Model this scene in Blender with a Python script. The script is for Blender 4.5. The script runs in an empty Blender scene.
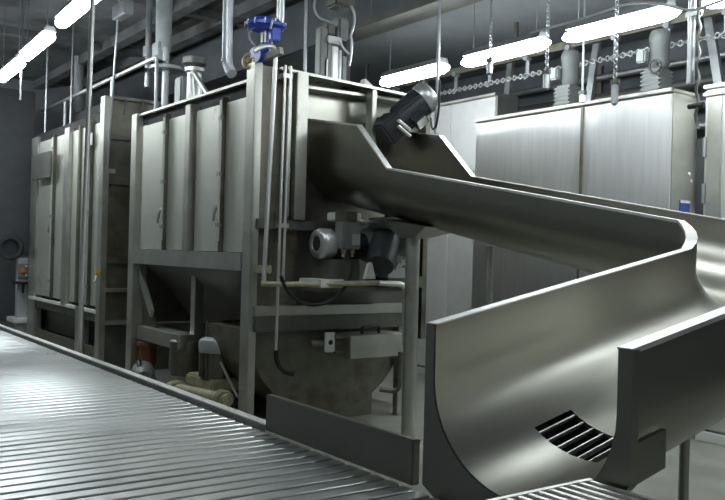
import bpy, bmesh, math, random
from mathutils import Vector, Matrix
random.seed(7)
C = bpy.context.scene.collection
PI = math.pi
FLOOR = -1.65
CEIL = 3.45

# ------------------------------------------------------------------ camera
CF, CR, CU = None, None, None
def cam_axes(yaw, pitch, roll):
    cy, sy, cp, sp = math.cos(yaw), math.sin(yaw), math.cos(pitch), math.sin(pitch)
    F = Vector((sy*cp, cy*cp, sp)); R = Vector((cy, -sy, 0)); U = R.cross(F)
    c, s = math.cos(roll), math.sin(roll)
    return c*R + s*U, -s*R + c*U, F
CR, CU, CF = cam_axes(math.radians(-54.07), math.radians(.14), math.radians(1.479))
def ray(x, y): return CF*834 + CR*(x-362.5) - CU*(y-250)
def aty(x, y, Y): d = ray(x, y); return d*(Y/d.y)
def atx(x, y, X): d = ray(x, y); return d*(X/d.x)
def atz(x, y, Z): d = ray(x, y); return d*(Z/d.z)
cam = bpy.data.cameras.new('camera'); cam.sensor_width = 36; cam.lens = 834/725*36
cam.clip_start = .05; cam.clip_end = 100
co = bpy.data.objects.new('camera', cam); C.objects.link(co)
m = Matrix((CR, CU, -CF)).transposed().to_4x4(); co.matrix_world = m
bpy.context.scene.camera = co

# ------------------------------------------------------------------ materials
def mat(name, col, rough=.5, metal=0., var=.12, scale=6, stretch=(1, 1, 1), rvar=.1, stain=None, bump=0., emit=None, estr=0., streak=0.):
    m = bpy.data.materials.new(name); m.use_nodes = True
    nt = m.node_tree; N = nt.nodes; L = nt.links
    b = N['Principled BSDF']
    b.inputs['Metallic'].default_value = metal
    tc = N.new('ShaderNodeTexCoord'); mp = N.new('ShaderNodeMapping')
    mp.inputs['Scale'].default_value = stretch
    L.new(tc.outputs['Object'], mp.inputs['Vector'])
    nz = N.new('ShaderNodeTexNoise'); nz.inputs['Scale'].default_value = scale; nz.inputs['Detail'].default_value = 5
    nz.inputs['Roughness'].default_value = .6
    L.new(mp.outputs[0], nz.inputs['Vector'])
    rp = N.new('ShaderNodeValToRGB')
    rp.color_ramp.elements[0].position = .3; rp.color_ramp.elements[1].position = .7
    rp.color_ramp.elements[0].color = (*[c*(1-var) for c in col], 1)
    rp.color_ramp.elements[1].color = (*[min(1, c*(1+var)) for c in col], 1)
    L.new(nz.outputs['Fac'], rp.inputs['Fac'])
    out = rp.outputs['Color']
    if stain:
        n2 = N.new('ShaderNodeTexNoise'); n2.inputs['Scale'].default_value = stain[1]; n2.inputs['Detail'].default_value = 6
        n2.inputs['Roughness'].default_value = .65
        L.new(tc.outputs['Object'], n2.inputs['Vector'])
        r2 = N.new('ShaderNodeValToRGB'); r2.color_ramp.elements[0].position = stain[2]; r2.color_ramp.elements[1].position = stain[2]+.16
        L.new(n2.outputs['Fac'], r2.inputs['Fac'])
        mx = N.new('ShaderNodeMixRGB'); mx.inputs[2].default_value = (*stain[0], 1)
        L.new(r2.outputs['Color'], mx.inputs[0]); L.new(out, mx.inputs[1]); out = mx.outputs[0]
    L.new(out, b.inputs['Base Color'])
    mr = N.new('ShaderNodeMapRange'); mr.inputs['From Min'].default_value = .25; mr.inputs['From Max'].default_value = .75
    mr.inputs['To Min'].default_value = max(.03, rough-rvar); mr.inputs['To Max'].default_value = min(1, rough+rvar)
    L.new(nz.outputs['Fac'], mr.inputs['Value']); L.new(mr.outputs[0], b.inputs['Roughness'])
    if bump:
        bp = N.new('ShaderNodeBump'); bp.inputs['Strength'].default_value = bump; bp.inputs['Distance'].default_value = .01
        L.new(nz.outputs['Fac'], bp.inputs['Height']); L.new(bp.outputs[0], b.inputs['Normal'])
    if emit:
        b.inputs['Emission Color'].default_value = (*emit, 1); b.inputs['Emission Strength'].default_value = estr
    return m
M = {}
M['chute'] = mat('brushed_stainless', (.33, .325, .285), .32, 1, .04, 2.5, (2, .4, 2), .025)
M['chute_x'] = M['chute']
M['rim'] = mat('satin_stainless_edge', (.80, .80, .77), .5, 1, .05, 9)
M['door'] = mat('door_stainless', (.72, .73, .66), .5, 1, .04, 7, (5, 5, .4), .03, stain=((.40, .38, .30), 1.6, .62))
M['cab'] = mat('cabinet_stainless', (.80, .81, .80), .46, 1, .06, 6, (5, 5, .25), .06)
M['frame'] = mat('frame_stainless', (.58, .58, .53), .42, 1, .10, 6, (1, 1, 1), .08, stain=((.36, .33, .22), 3.0, .60))
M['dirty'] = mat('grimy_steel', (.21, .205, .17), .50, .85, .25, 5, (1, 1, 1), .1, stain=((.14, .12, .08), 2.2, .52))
M['dark'] = mat('dark_steel', (.16, .16, .145), .5, .7, .2, 5)
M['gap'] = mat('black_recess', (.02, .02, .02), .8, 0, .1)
M['slat'] = mat('slat_stainless', (.74, .76, .76), .30, 1, .06, 1.0, (2, 2, 2), .03)
M['white'] = mat('white_enamel', (.75, .76, .74), .45, 0, .05)
M['cast'] = mat('painted_grey_casting', (.22, .235, .225), .45, .2, .12, 8)
M['drive'] = mat('grey_drive_paint', (.11, .12, .115), .5, 0, .12, 8)
M['motor'] = mat('motor_charcoal_paint', (.05, .055, .06), .4, .2, .15, 8)
M['alu'] = mat('aluminium_grey', (.60, .62, .62), .4, .8, .08, 8)
M['blue'] = mat('blue_valve_paint', (.02, .06, .42), .35, 0, .12, 9)
M['brass'] = mat('pale_brass', (.55, .46, .28), .4, .6, .12, 8)
M['rubber'] = mat('black_rubber', (.012, .012, .012), .5, 0, .1)
M['yellow'] = mat('yellow_plastic', (.75, .5, .03), .4, 0, .05)
M['orange'] = mat('orange_plastic', (.75, .16, .03), .4, 0, .05)
M['rust'] = mat('rusty_orange_pipe', (.20, .085, .04), .6, .2, .25, 12)
M['limescale'] = mat('limescaled_pipe', (.42, .40, .26), .6, .2, .25, 14)
M['sticker'] = mat('blue_sticker', (.05, .09, .35), .5, 0, .05)
M['paper'] = mat('white_sticker', (.8, .8, .8), .5, 0, .04)
M['pvc'] = mat('pale_grey_pipe', (.55, .58, .60), .4, .3, .08, 6)
M['house'] = mat('painted_dark_housing', (.10, .105, .11), .6, .3, .2, 3)
M['ceiling'] = mat('grimy_concrete_ceiling', (.19, .195, .20), .85, 0, .3, 1.6, bump=.2, stain=((.06, .055, .045), .6, .48))
M['wall'] = mat('grey_painted_wall', (.30, .32, .33), .7, 0, .12, 2)
M['wallb'] = mat('dark_back_wall', (.14, .155, .165), .75, 0, .25, 2)
M['floor'] = mat('grey_concrete_floor', (.27, .27, .235), .55, 0, .18, 2.5, bump=.15)
M['lamp'] = mat('lit_lamp_diffuser', (.9, .95, 1), .4, 0, .01, emit=(.90, .97, 1.0), estr=24)
M['galv'] = mat('galvanised_steel', (.42, .44, .45), .45, .85, .15, 8)

# ------------------------------------------------------------------ builders
ORG = {}
def props(o, label=None, cat=None, group=None, kind=None):
    if label: o['label'] = label
    if cat: o['category'] = cat
    if group: o['group'] = group
    if kind: o['kind'] = kind
    return o
def thing(name, loc, label, cat, group=None):
    o = bpy.data.objects.new(name, None); o.empty_display_size = .1
    o.location = loc; C.objects.link(o); ORG[o.name] = Vector(loc)
    return props(o, label, cat, group)
def basis(d):
    d = Vector(d).normalized()
    a = Vector((0, 0, 1)) if abs(d.z) < .9 else Vector((1, 0, 0))
    u = d.cross(a).normalized(); v = d.cross(u).normalized()
    return u, v, d
class B:
    def __init__(s): s.bm = bmesh.new()
    def box(s, x0, x1, y0, y1, z0, z1, bev=0.):
        vs = [s.bm.verts.new((x, y, z)) for x in (x0, x1) for y in (y0, y1) for z in (z0, z1)]
        fs = [(0,1,3,2),(4,6,7,5),(0,4,5,1),(2,3,7,6),(0,2,6,4),(1,5,7,3)]
        F = [s.bm.faces.new([vs[i] for i in f]) for f in fs]
        if bev:
            es = list({e for f in F for e in f.edges})
            bmesh.ops.bevel(s.bm, geom=es, offset=bev, segments=2, affect='EDGES', clamp_overlap=True)
        return s
    def obox(s, c, ax, ay, az, bev=0.):
        # oriented box: centre c and three half-axis vectors
        c = Vector(c); ax, ay, az = Vector(ax), Vector(ay), Vector(az)
        vs = [s.bm.verts.new(c + i*ax + j*ay + k*az) for i in (-1, 1) for j in (-1, 1) for k in (-1, 1)]
        fs = [(0,1,3,2),(4,6,7,5),(0,4,5,1),(2,3,7,6),(0,2,6,4),(1,5,7,3)]
        F = [s.bm.faces.new([vs[i] for i in f]) for f in fs]
        if bev:
            es = list({e for f in F for e in f.edges})
            bmesh.ops.bevel(s.bm, geom=es, offset=bev, segments=2, affect='EDGES', clamp_overlap=True)
        return s
    def bar(s, p, q, w, t, up=(0, 0, 1), bev=0.):
        p, q = Vector(p), Vector(q); d = (q-p); L = d.length; d.normalize()
        a = d.cross(Vector(up))
        if a.length < 1e-4: a = d.cross(Vector((1, 0, 0)))
        a.normalize(); b = a.cross(d)
        return s.obox((p+q)/2, d*L/2, a*w/2, b*t/2, bev)
    def lathe(s, p, d, prof, n=24, cap=True):
        # prof: list of (distance along d, radius)
        p = Vector(p); u, v, d = basis(d); rings = []
        for h, r in prof:
            rings.append([s.bm.verts.new(p + d*h + (u*math.cos(2*PI*i/n)+v*math.sin(2*PI*i/n))*max(r, 1e-4)) for i in range(n)])
        for a, b in zip(rings, rings[1:]):
            for i in range(n):
                s.bm.faces.new((a[i], a[(i+1) % n], b[(i+1) % n], b[i]))
        if cap:
            s.bm.faces.new(rings[0][::-1]); s.bm.faces.new(rings[-1])
        return s
    def cyl(s, p, q, r, n=16, r2=None):
        p, q = Vector(p), Vector(q); L = (q-p).length
        return s.lathe(p, q-p, [(0, r), (L, r if r2 is None else r2)], n)
    def tube(s, pts, r, n=10, fil=0., seg=5):
        pts = [Vector(p) for p in pts]
        if fil and len(pts) > 2:
            out = [pts[0]]
            for a, b, c in zip(pts, pts[1:], pts[2:]):
                f1 = min(fil, (a-b).length*.49); f2 = min(fil, (c-b).length*.49)
                p, q = b+(a-b).normalized()*f1, b+(c-b).normalized()*f2
                for k in range(seg+1):
                    t = k/seg; out.append(p*(1-t)**2 + b*2*t*(1-t) + q*t*t)
            out.append(pts[-1]); pts = out
        T = [(pts[min(i+1, len(pts)-1)]-pts[max(i-1, 0)]).normalized() for i in range(len(pts))]
        u, v, _ = basis(T[0]); rings = []
        for p, t in zip(pts, T):
            u = (u - t*u.dot(t)).normalized(); v = t.cross(u)
            rings.append([s.bm.verts.new(p + (u*math.cos(2*PI*i/n)+v*math.sin(2*PI*i/n))*r) for i in range(n)])
        for a, b in zip(rings, rings[1:]):
            for i in range(n): s.bm.faces.new((a[i], a[(i+1) % n], b[(i+1) % n], b[i]))
        s.bm.faces.new(rings[0][::-1]); s.bm.faces.new(rings[-1])
        return s
    def torus(s, c, axis, R, r, n=24, k=8):
        u, v, d = basis(axis); c = Vector(c)
        pts = [c + (u*math.cos(2*PI*i/n)+v*math.sin(2*PI*i/n))*R for i in range(n)]
        rings = []
        for p in pts:
            e = (p-c).normalized()
            rings.append([s.bm.verts.new(p + (e*math.cos(2*PI*j/k)+d*math.sin(2*PI*j/k))*r) for j in range(k)])
        for i in range(n):
            a, b = rings[i], rings[(i+1) % n]
            for j in range(k): s.bm.faces.new((a[j], b[j], b[(j+1) % k], a[(j+1) % k]))
        return s
    def prism(s, poly, d):
        # extrude a polygon (list of 3-D points) by the vector d
        d = Vector(d); a = [s.bm.verts.new(p) for p in poly]; b = [s.bm.verts.new(Vector(p)+d) for p in poly]
        s.bm.faces.new(a[::-1]); s.bm.faces.new(b)
        n = len(a)
        for i in range(n): s.bm.faces.new((a[i], a[(i+1) % n], b[(i+1) % n], b[i]))
        return s
    def build(s, name, m, parent=None, label=None, cat=None, group=None, kind=None, ang=32):
        bm = s.bm
        bmesh.ops.recalc_face_normals(bm, faces=bm.faces)
        if parent is not None: org = ORG[parent.name]
        else:
            vs = [v.co for v in bm.verts]
            org = Vector(((min(v.x for v in vs)+max(v.x for v in vs))/2, (min(v.y for v in vs)+max(v.y for v in vs))/2, min(v.z for v in vs)))
        bmesh.ops.translate(bm, verts=bm.verts, vec=-org)
        me = bpy.data.meshes.new(name)
        for e in bm.edges:
            e.smooth = not (len(e.link_faces) == 2 and e.calc_face_angle(0) > math.radians(ang))
        for f in bm.faces: f.smooth = True
        bm.to_mesh(me); bm.free()
        o = bpy.data.objects.new(name, me); C.objects.link(o)
        me.materials.append(M[m] if isinstance(m, str) else m)
        if parent is not None: o.parent = parent
        else: o.location = org
        ORG[o.name] = org
        return props(o, label, cat, group, kind)
def copy_tree(o, parent=None):
    c = o.copy(); C.objects.link(c)
    if parent is not None: c.parent = parent
    for ch in list(o.children): copy_tree(ch, c)
    return c

# ------------------------------------------------------------------ the room
XL, XR, YF, YB = -18.5, 3.2, -4.2, 9.0
B().box(XL, XR, YF, YB, FLOOR-.1, FLOOR).build('floor', 'floor', kind='structure')
B().box(XL, XR, YF, YB, CEIL, CEIL+.1).build('ceiling', 'ceiling', kind='structure')
B().box(XL-.1, XL, YF, YB, FLOOR, CEIL).build('wall_left', 'wall', kind='structure')
B().box(XR, XR+.1, YF, YB, FLOOR, CEIL).build('wall_right', 'wall', kind='structure')
B().box(XL, XR, YB, YB+.1, FLOOR, CEIL).build('wall_back', 'wallb', kind='structure')
B().box(XL, XR, YF-.1, YF, FLOOR, CEIL).build('wall_front', 'wall', kind='structure')

# ------------------------------------------------------------------ fluorescent lamps
def lamp_proto(L, label, group):
    t = thing('strip_light', (0, 0, 0), label, 'lamp', group)
    h = L/2
    # tapered, rounded diffuser
    b = B(); n = 14; st = [(-h, .022), (-h+.05, .055), (-h+.14, .078), (h-.14, .078), (h-.05, .055), (h, .022)]
    b.lathe((0, 0, 0), (1, 0, 0), st, n)
    bmesh.ops.scale(b.bm, vec=(1, 1, .8), verts=b.bm.verts)
    d = b.build('diffuser', 'lamp', t)
    hb = B(); hb.prism([(-h+.08, -.075, .05), (-h+.08, .075, .05), (-h+.08, .045, .115), (-h+.08, -.045, .115)], (L-.16, 0, 0))
    hb.build('housing', 'galv', t)
    for x in (-h*.72, h*.72):
        B().tube([(x, 0, .11), (x, 0, (2.78-2.05 if L < 1.4 else CEIL-2.4))], .006, 6).build('hanger_rod', 'galv', t)
    return t
LR = lamp_proto(1.22, 'x', 'strip lights over the tall cabinets')
right_x = [(-7.47, 'strip light nearest the left end of the row over the cabinets, above the dark gearmotor'),
           (-6.03, 'middle strip light over the tall cabinets, above the left cabinet motor'),
           (-4.64, 'long strip light over the tall cabinets, crossing in front of the right cabinet motor'),
           (-3.22, 'strip light cut off by the right edge of the photo'),
           (-1.8, 'added unseen strip light over the cabinets just beyond the right edge of the photo'),  # row extended out of view to light the chute's right wall
           (-.2, 'added unseen strip light over the cabinets well beyond the right edge of the photo'),  # second added lamp for the chute's right wall
           ]
for i, (x, lb) in enumerate(right_x):
    o = LR if i == 0 else copy_tree(LR)
    o.location = (x, 6.07, 2.05); o['label'] = lb
LL = lamp_proto(1.52, 'x', 'strip lights over the slat conveyor')
left_x = [(-12.35, 2.80, 'strip light farthest down the slat conveyor, at the left edge of the photo'),
          (-10.62, 2.70, 'second strip light over the slat conveyor, between two hanger rods'),
          (-8.62, 2.585, 'large strip light over the slat conveyor, crossed by the tall steel pole'),
          (-5.2, 2.45, 'strip light above the slat conveyor, out of view over its near part'),
          (-17.3, 1.6, 'added unseen strip light at the far end of the conveyor, beyond the dark hood'),  # this and the next two are added to brighten the slats
          (-15.6, 1.6, 'added unseen strip light over the conveyor beside the dark hood, out of the photo'),
          (-13.9, 1.6, 'added unseen strip light over the conveyor just before the dark hood, out of the photo'),
          (-3.9, 4.4, 'strip light high above the chute bend, overhead out of the photo'),
          (.6, 1.8, 'added unseen strip light over the grating table, overhead beyond the right edge of the photo')]  # added fill for the chute's outer wall and mouth plate
for i, (x, y, lb) in enumerate(left_x):
    o = LL if i == 0 else copy_tree(LL)
    o.location = (x, y, 2.4); o['label'] = lb
    o.rotation_euler.z = math.radians(-2.5)

# ------------------------------------------------------------------ slat conveyor
cv = thing('slat_conveyor', (-8.5, 1.25, FLOOR), 'wide flat conveyor of shiny steel slats running along the machines', 'conveyor')
b = B(); pitch = .1022; x = -16.4
CY0, CY1 = .15, 2.27
n = int((16.4-1.86)/pitch)
for i in range(n):
    x0 = -16.4+i*pitch; z = -1.0 + random.uniform(-.0008, .0008); t = random.uniform(-.0007, .0007)
    # each slat: a shallow crowned strip with a rolled-down edge
    b.prism([(x0+.011, CY0, z-.03), (x0+.011, CY0, z-.003+t), (x0+.015, CY0, z+t), (x0+.05, CY0, z+.0006), (x0+.087, CY0, z-t), (x0+.091, CY0, z-.004-t), (x0+.091, CY0, z-.03)], (0, CY1-CY0, 0))
b.build('slat_belt', 'slat', cv, ang=20)
B().box(-16.4, -1.86, CY0, CY1, -1.05, -1.033).build('belt_bed', 'gap', cv)
b = B(); b.box(-16.4, -4.08, 2.318, 2.385, -1.16, -.978, .004); b.build('side_rail', 'rim', cv)
b = B(); b.box(-16.4, -1.86, CY0-.07, CY0-.02, -1.16, -.98, .004); b.build('side_rail', 'rim', cv)
b = B(); b.box(-4.08, -1.86, 2.272, 2.292, -1.2, -1.03); b.build('end_rail', 'dark', cv)
for x in (-15.5, -12, -8.5, -5, -2.3):
    for y in (.25, 2.15):
        B().box(x-.03, x+.03, y-.03, y+.03, FLOOR, -1.04).build('leg', 'dirty', cv)

gp = B(); gp.box(-4.045, -2.765, 2.298, 2.340, -1.0, -.803, .004)
g = gp.build('guard_plate', 'chute', label='low steel guard plate standing along the conveyor edge beside the chute mouth', cat='guard plate')

# ------------------------------------------------------------------ the curved chute
ch = thing('steel_chute', (-2.18, 3.5, FLOOR), 'large curved stainless steel chute turning from the machine down to the slat conveyor', 'chute')
W, T = .455, .052
TCX, TCY = -2.80, 4.12        # turn centre
def rim_u(X): return .255 + .176*(-2.97 - X)
def rim_l(Y): return -.295 + .195*(Y-2.3)
def extra(X):
    if X <= -6.0: return .335
    if X < -5.55: return .335*(-5.55-X)/.45
    return 0.
ST = []  # (cx, cy, right vector, rim z, wall extra, straight, depth)
for X in (-6.86, -6.4, -6.0, -5.85, -5.7, -5.55, -5.0, -4.4, -3.9, -3.4, TCX):
    f = (X+6.86)/4.06
    ST.append((X, 4.76, Vector((0, -1, 0)), rim_u(X), extra(X), .05+.05*f, .44+.06*f))
NT = 5
for k in range(1, NT):
    a = PI/2*k/NT; z = rim_u(TCX)*(1-k/NT) + rim_l(TCY)*k/NT
    dx, dy = math.sin(a), math.cos(a)
    ST.append((TCX + .62*dx, TCY + .64*dy, Vector((-dx, -dy, 0)), z, 0, .10+.10*k/NT, .50+.03*k/NT))
YS = [TCY, 3.6, 3.3, 2.95, 2.715, 2.5, 2.3]
for Y in YS:
    f = (TCY-Y)/1.82
    ST.append((-2.18, Y, Vector((-1, 0, 0)), rim_l(Y), 0, .20+.02*f, .53+.09*f))
angs = [90-7.5*i for i in range(25)]      # 90 = inner side of the turn ... -90 = outer side
def section(st):
    cx, cy, rv, z, ex, hs, dep = st
    inn, out = [], []
    c = Vector((cx, cy, 0))
    for a in angs:
        r = math.radians(a); s, k = math.sin(r), math.cos(r)
        inn.append(c + rv*(W*s) + Vector((0, 0, z-hs-(dep-hs)*k)))
        out.append(c + rv*((W+T)*s) + Vector((0, 0, z-hs-(dep-hs+.014)*k)))
    top = z+ex
    inn = [c + rv*W + Vector((0, 0, top))] + inn + [c - rv*W + Vector((0, 0, top))]
    out = [c + rv*(W+T) + Vector((0, 0, top))] + out + [c - rv*(W+T) + Vector((0, 0, top))]
    return inn, out
SEC = [section(s) for s in ST]
b = B(); bm = b.bm
VI = [[bm.verts.new(p) for p in s[0]] for s in SEC]; VO = [[bm.verts.new(p) for p in s[1]] for s in SEC]
hole_i = len(ST)-4   # between Y=2.95 and Y=2.715
lo, hi = 1+7, 1+13   # angles 37.5 .. -15
for i in range(len(ST)-1):
    for j in range(len(angs)+1):
        hole = i == hole_i and lo <= j < hi
        if not hole:
            bm.faces.new((VI[i][j], VI[i+1][j], VI[i+1][j+1], VI[i][j+1]))
            bm.faces.new((VO[i][j], VO[i][j+1], VO[i+1][j+1], VO[i+1][j]))
i = hole_i
for j in (lo, hi): bm.faces.new((VI[i][j], VI[i+1][j], VO[i+1][j], VO[i][j]))
for k in (i, i+1):
    for j in range(lo, hi): bm.faces.new((VI[k][j], VI[k][j+1], VO[k][j+1], VO[k][j]))
for s in (0, -1):
    for j in range(len(angs)+1): bm.faces.new((VI[s][j], VI[s][j+1], VO[s][j+1], VO[s][j]))
for e in (0, -1):
    for i in range(len(ST)-1): bm.faces.new((VI[i][e], VO[i][e], VO[i+1][e], VI[i+1][e]))
b.build('trough', 'chute', ch, ang=30)
# folded rim strips along both top edges
for e, nm in ((0, 'inner'), (-1, 'outer')):
    b = B(); bm = b.bm; rings = []
    for i in range(len(ST)):
        pi, po = SEC[i][0][e], SEC[i][1][e]
        d = (po-pi).normalized(); up = Vector((0, 0, 1))
        rings.append([bm.verts.new(v) for v in (pi-d*.004+up*.004, po+d*.006+up*.004, po+d*.006-up*.014, po+d*.001-up*.014, po+d*.001-up*.002, pi-d*.004-up*.002)])
    for a, c2 in zip(rings, rings[1:]):
        for k in range(6): bm.faces.new((a[k], a[(k+1) % 6], c2[(k+1) % 6], c2[k]))
    bm.faces.new(rings[0][::-1]); bm.faces.new(rings[-1])
    b.build('rim', 'rim', ch, ang=20)
# mouth plate with the U cut out of it
inn = [p.copy() for p in SEC[-1][0]]
b = B(); bm = b.bm
def mouth_outer(p):
    x = p.x; 
    return x
outl = []
x0, x1, zb = -2.695, -1.665, -.99
zt = inn[0].z
nI = len(inn)
f0, f1 = [], []
def op(j):
    # outer boundary point belonging to inner point j
    p = inn[j]; t = j/(nI-1)
    if j == 0: return Vector((x0, 0, zt))
    if j == nI-1: return Vector((x1, 0, zt))
    a = angs[j-1]
    if a >= 35: return Vector((x0, 0, p.z if a > 60 else p.z + (zb-p.z)*(60-a)/25))
    if a > -20: return Vector((x0 + (x1-.28-x0)*(35-a)/55, 0, zb-.036))  if False else Vector((x0 + (x1-.28-x0)*(35-a)/55, 0, zb-.04*(1 if a < 25 else (35-a)/10)))
    if a > -50: return Vector((x1-.28 + .28*(-20-a)/30, 0, zb-.04 + (.29)*(-20-a)/30))
    return Vector((x1, 0, max(p.z, -.735)))
for y, lst in ((2.296, f0), (2.335, f1)):
    lst.append([bm.verts.new((-2.18+(p.x+2.18)*1.012, y, p.z - (.006 if 0 < k_ < nI-1 else 0))) for k_, p in enumerate(inn)]); lst.append([bm.verts.new((op(j).x, y, op(j).z)) for j in range(nI)])
for j in range(nI-1):
    for L_ in (f0, f1):
        vs = [L_[0][j], L_[0][j+1], L_[1][j+1], L_[1][j]]
        try: bm.faces.new(vs)
        except ValueError: pass
    bm.faces.new((f0[1][j], f0[1][j+1], f1[1][j+1], f1[1][j])); bm.faces.new((f0[0][j], f0[0][j+1], f1[0][j+1], f1[0][j]))
for j in (0, nI-1): bm.faces.new((f0[0][j], f0[1][j], f1[1][j], f1[0][j]))
bmesh.ops.remove_doubles(bm, verts=bm.verts, dist=.0005)
b.build('mouth_plate', 'chute', ch, ang=20)
b = B(); b.prism([(-1.70, 2.335, -.60), (-1.70, 2.335, -.735), (-1.70, 2.49, -.70), (-1.70, 2.49, -.57)], (.034, 0, 0)); b.build('side_web', 'chute', ch)
# drain: bars and an added black box that darkens the opening
def inner_pt(Y, a):
    f = (TCY-Y)/1.82; hs, dep = .20+.02*f, .53+.09*f; r = math.radians(a)
    return Vector((-2.18 - W*math.sin(r), Y, rim_l(Y)-hs-(dep-hs)*math.cos(r)))
for a in (33.5, 26.5, 19.5, 12.5, 5.5, -1.5):
    p, q = inner_pt(2.71, a), inner_pt(2.955, a)
    nrm = Vector((math.sin(math.radians(a)), 0, math.cos(math.radians(a))))
    b = B(); b.bar(p-nrm*.014, q-nrm*.014, .007, .022, nrm); b.build('drain_bar', 'rim', ch)
def outer_pt(Y, a):
    f = (TCY-Y)/1.82; hs, dep = .20+.02*f, .53+.09*f; r = math.radians(a)
    return Vector((-2.18 - (W+T)*math.sin(r), Y, rim_l(Y)-hs-(dep-hs+.0145)*math.cos(r)))
aa = [44, 38, 30, 20, 10, 0, -9]
b = B()
for Y in (2.69, 2.96):
    pts = [outer_pt(Y, a) for a in aa]; b.prism(pts + [Vector((pts[-1].x, Y, -.92)), Vector((pts[0].x, Y, -.92))], (0, .012, 0))
for a in (44, -9):
    p, q = outer_pt(2.69, a), outer_pt(2.972, a); b.prism([p, q, Vector((q.x, q.y, -.92)), Vector((p.x, p.y, -.92))], (.012 if a > 0 else -.012, 0, 0))
p, q = outer_pt(2.69, 44), outer_pt(2.972, -9); b.box(p.x, q.x, 2.69, 2.972, -.915, -.905)
b.build('drain_shade_box', 'gap', ch)
# supports
pp = aty(412, 240, 4.65); PXX = pp.x + .035
b = B(); b.cyl((PXX-.02, 4.65, FLOOR), (PXX-.02, 4.65, .14), .062, 20); b.cyl((PXX-.02, 4.65, FLOOR), (PXX-.02, 4.65, FLOOR+.02), .12, 20)
leg = b.build('support_post', 'frame', ch)
b = B(); zb_ = .13
q = [(PXX-.25, 4.42, .30), (PXX+.42, 4.42, .22), (PXX+.42, 4.9, .22), (PXX-.25, 4.9, .30)]
lo_ = [(PXX-.10, 4.58, zb_), (PXX+.08, 4.58, zb_), (PXX+.08, 4.72, zb_), (PXX-.10, 4.72, zb_)]
va = [b.bm.verts.new(v) for v in q]; vb = [b.bm.verts.new(v) for v in lo_]
b.bm.faces.new(va); b.bm.faces.new(vb[::-1])
for i in range(4): b.bm.faces.new((va[i], va[(i+1) % 4], vb[(i+1) % 4], vb[i]))
b.build('post_bracket', 'frame', leg)
p2 = aty(490, 250, 4.62)
b = B(); b.cyl((p2.x, 4.62, FLOOR), (p2.x, 4.62, .07), .028, 14); b.cyl((p2.x, 4.62, FLOOR), (p2.x, 4.62, FLOOR+.012), .07, 14); b.build('support_post', 'frame', ch)
p3 = aty(684, 470, 3.3)
b = B(); b.cyl((p3.x, 3.3, FLOOR), (p3.x, 3.3, -.62), .022, 14); b.cyl((p3.x, 3.3, FLOOR), (p3.x, 3.3, FLOOR+.012), .06, 14); b.build('support_post', 'frame', ch)

# grating table beside the mouth
gt = thing('grating_table', (-1.35, 1.75, FLOOR), 'barred steel grating table in front of the chute mouth, at the bottom of the photo', 'grating')
b = B()
for i in range(22):
    y = 2.262 - .0485*i
    b.box(-1.80, -1.0, y-.012, y+.012, -.78, -.742, .003)
b.build('grating', 'rim', gt)
b = B(); b.box(-1.815, -1.797, 1.2, 2.28, -.785, -.74); b.box(-1.0, -.98, 1.2, 2.28, -.785, -.74); b.box(-1.815, -.98, 1.19, 1.21, -.785, -.74); b.build('edge_frame', 'rim', gt)
for x in (-1.78, -1.02):
    for y in (1.25, 2.22):
        B().box(x-.02, x+.02, y-.02, y+.02, FLOOR, -.785).build('leg', 'frame', gt)

# ------------------------------------------------------------------ machines
FY = 3.57
def latch(par, x, z, s=1.):
    h = B(); h.tube([(x, FY-.012, z+.09*s), (x, FY-.05, z+.05*s), (x-.03*s, FY-.065, z-.03*s), (x-.05*s, FY-.06, z-.10*s)], .016*s, 8, .03)
    h.lathe((x, FY+.01, z+.09*s), (0, -1, 0), [(0, .03), (.02, .03), (.025, .022)], 14)
    return h.build('latch_handle', 'rim', par)
def locking_bar(par, x, z0, z1, zl):
    b = B(); b.box(x-.014, x+.014, FY-.035, FY+.03, z0, z1, .004)
    lb = b.build('locking_bar', 'dirty', par)
    r = B(); r.tube([(x+.014, FY-.048, z0+.1), (x+.014, FY-.048, z1-.04)], .014, 8)
    r.build('bar_rod', 'rim', lb)
    for z in (z0+.25, (z0+z1)/2, z1-.2):
        k = B(); k.box(x-.03, x+.035, FY-.06, FY-.03, z-.02, z+.02, .004); k.build('guide_clip', 'galv', lb)
    latch(lb, x-.02, zl)
    return lb
def panel(b, x0, x1, z0, z1, y=FY):
    # folded sheet door: flat face with raised border
    b.box(x0, x1, y, y+.04, z0, z1, .006)
    return b

# ---- machine with the chute
m2 = thing('steel_processing_machine', (-8.1, 4.6, FLOOR), 'big stainless steel machine with closed hatches that feeds the curved chute', 'machine')
def post(par, x0, x1, y0, y1, z1, m='frame', z0=FLOOR, nm='frame_post'):
    return B().box(x0, x1, y0, y1, z0, z1, .006).build(nm, m, par)
post(m2, -9.60, -9.43, FY-.03, FY+.14, 1.55)
post(m2, -6.76, -6.60, FY-.02, FY+.06, 1.675)
post(m2, -8.02, -7.90, FY-.05, FY+.08, 1.46, z0=-.04, nm='mullion')
for (a, c) in ((-9.30, -8.60), (-8.56, -8.03), (-7.84, -7.24), (-7.19, -6.765)):
    pnl = panel(B(), a, c, -.03, 1.385).build('hatch_panel', 'door', m2)
locking_bar(m2, -8.58, -.03, 1.44, .36)
locking_bar(m2, -7.215, -.03, 1.44, .36)
B().box(-9.43, -9.30, FY+.03, FY+.08, -.04, 1.40).build('side_jamb', 'frame', m2)
B().box(-9.43, -6.76, FY-.03, FY+.10, -.20, -.035, .006).build('middle_beam', 'frame', m2)
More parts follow.
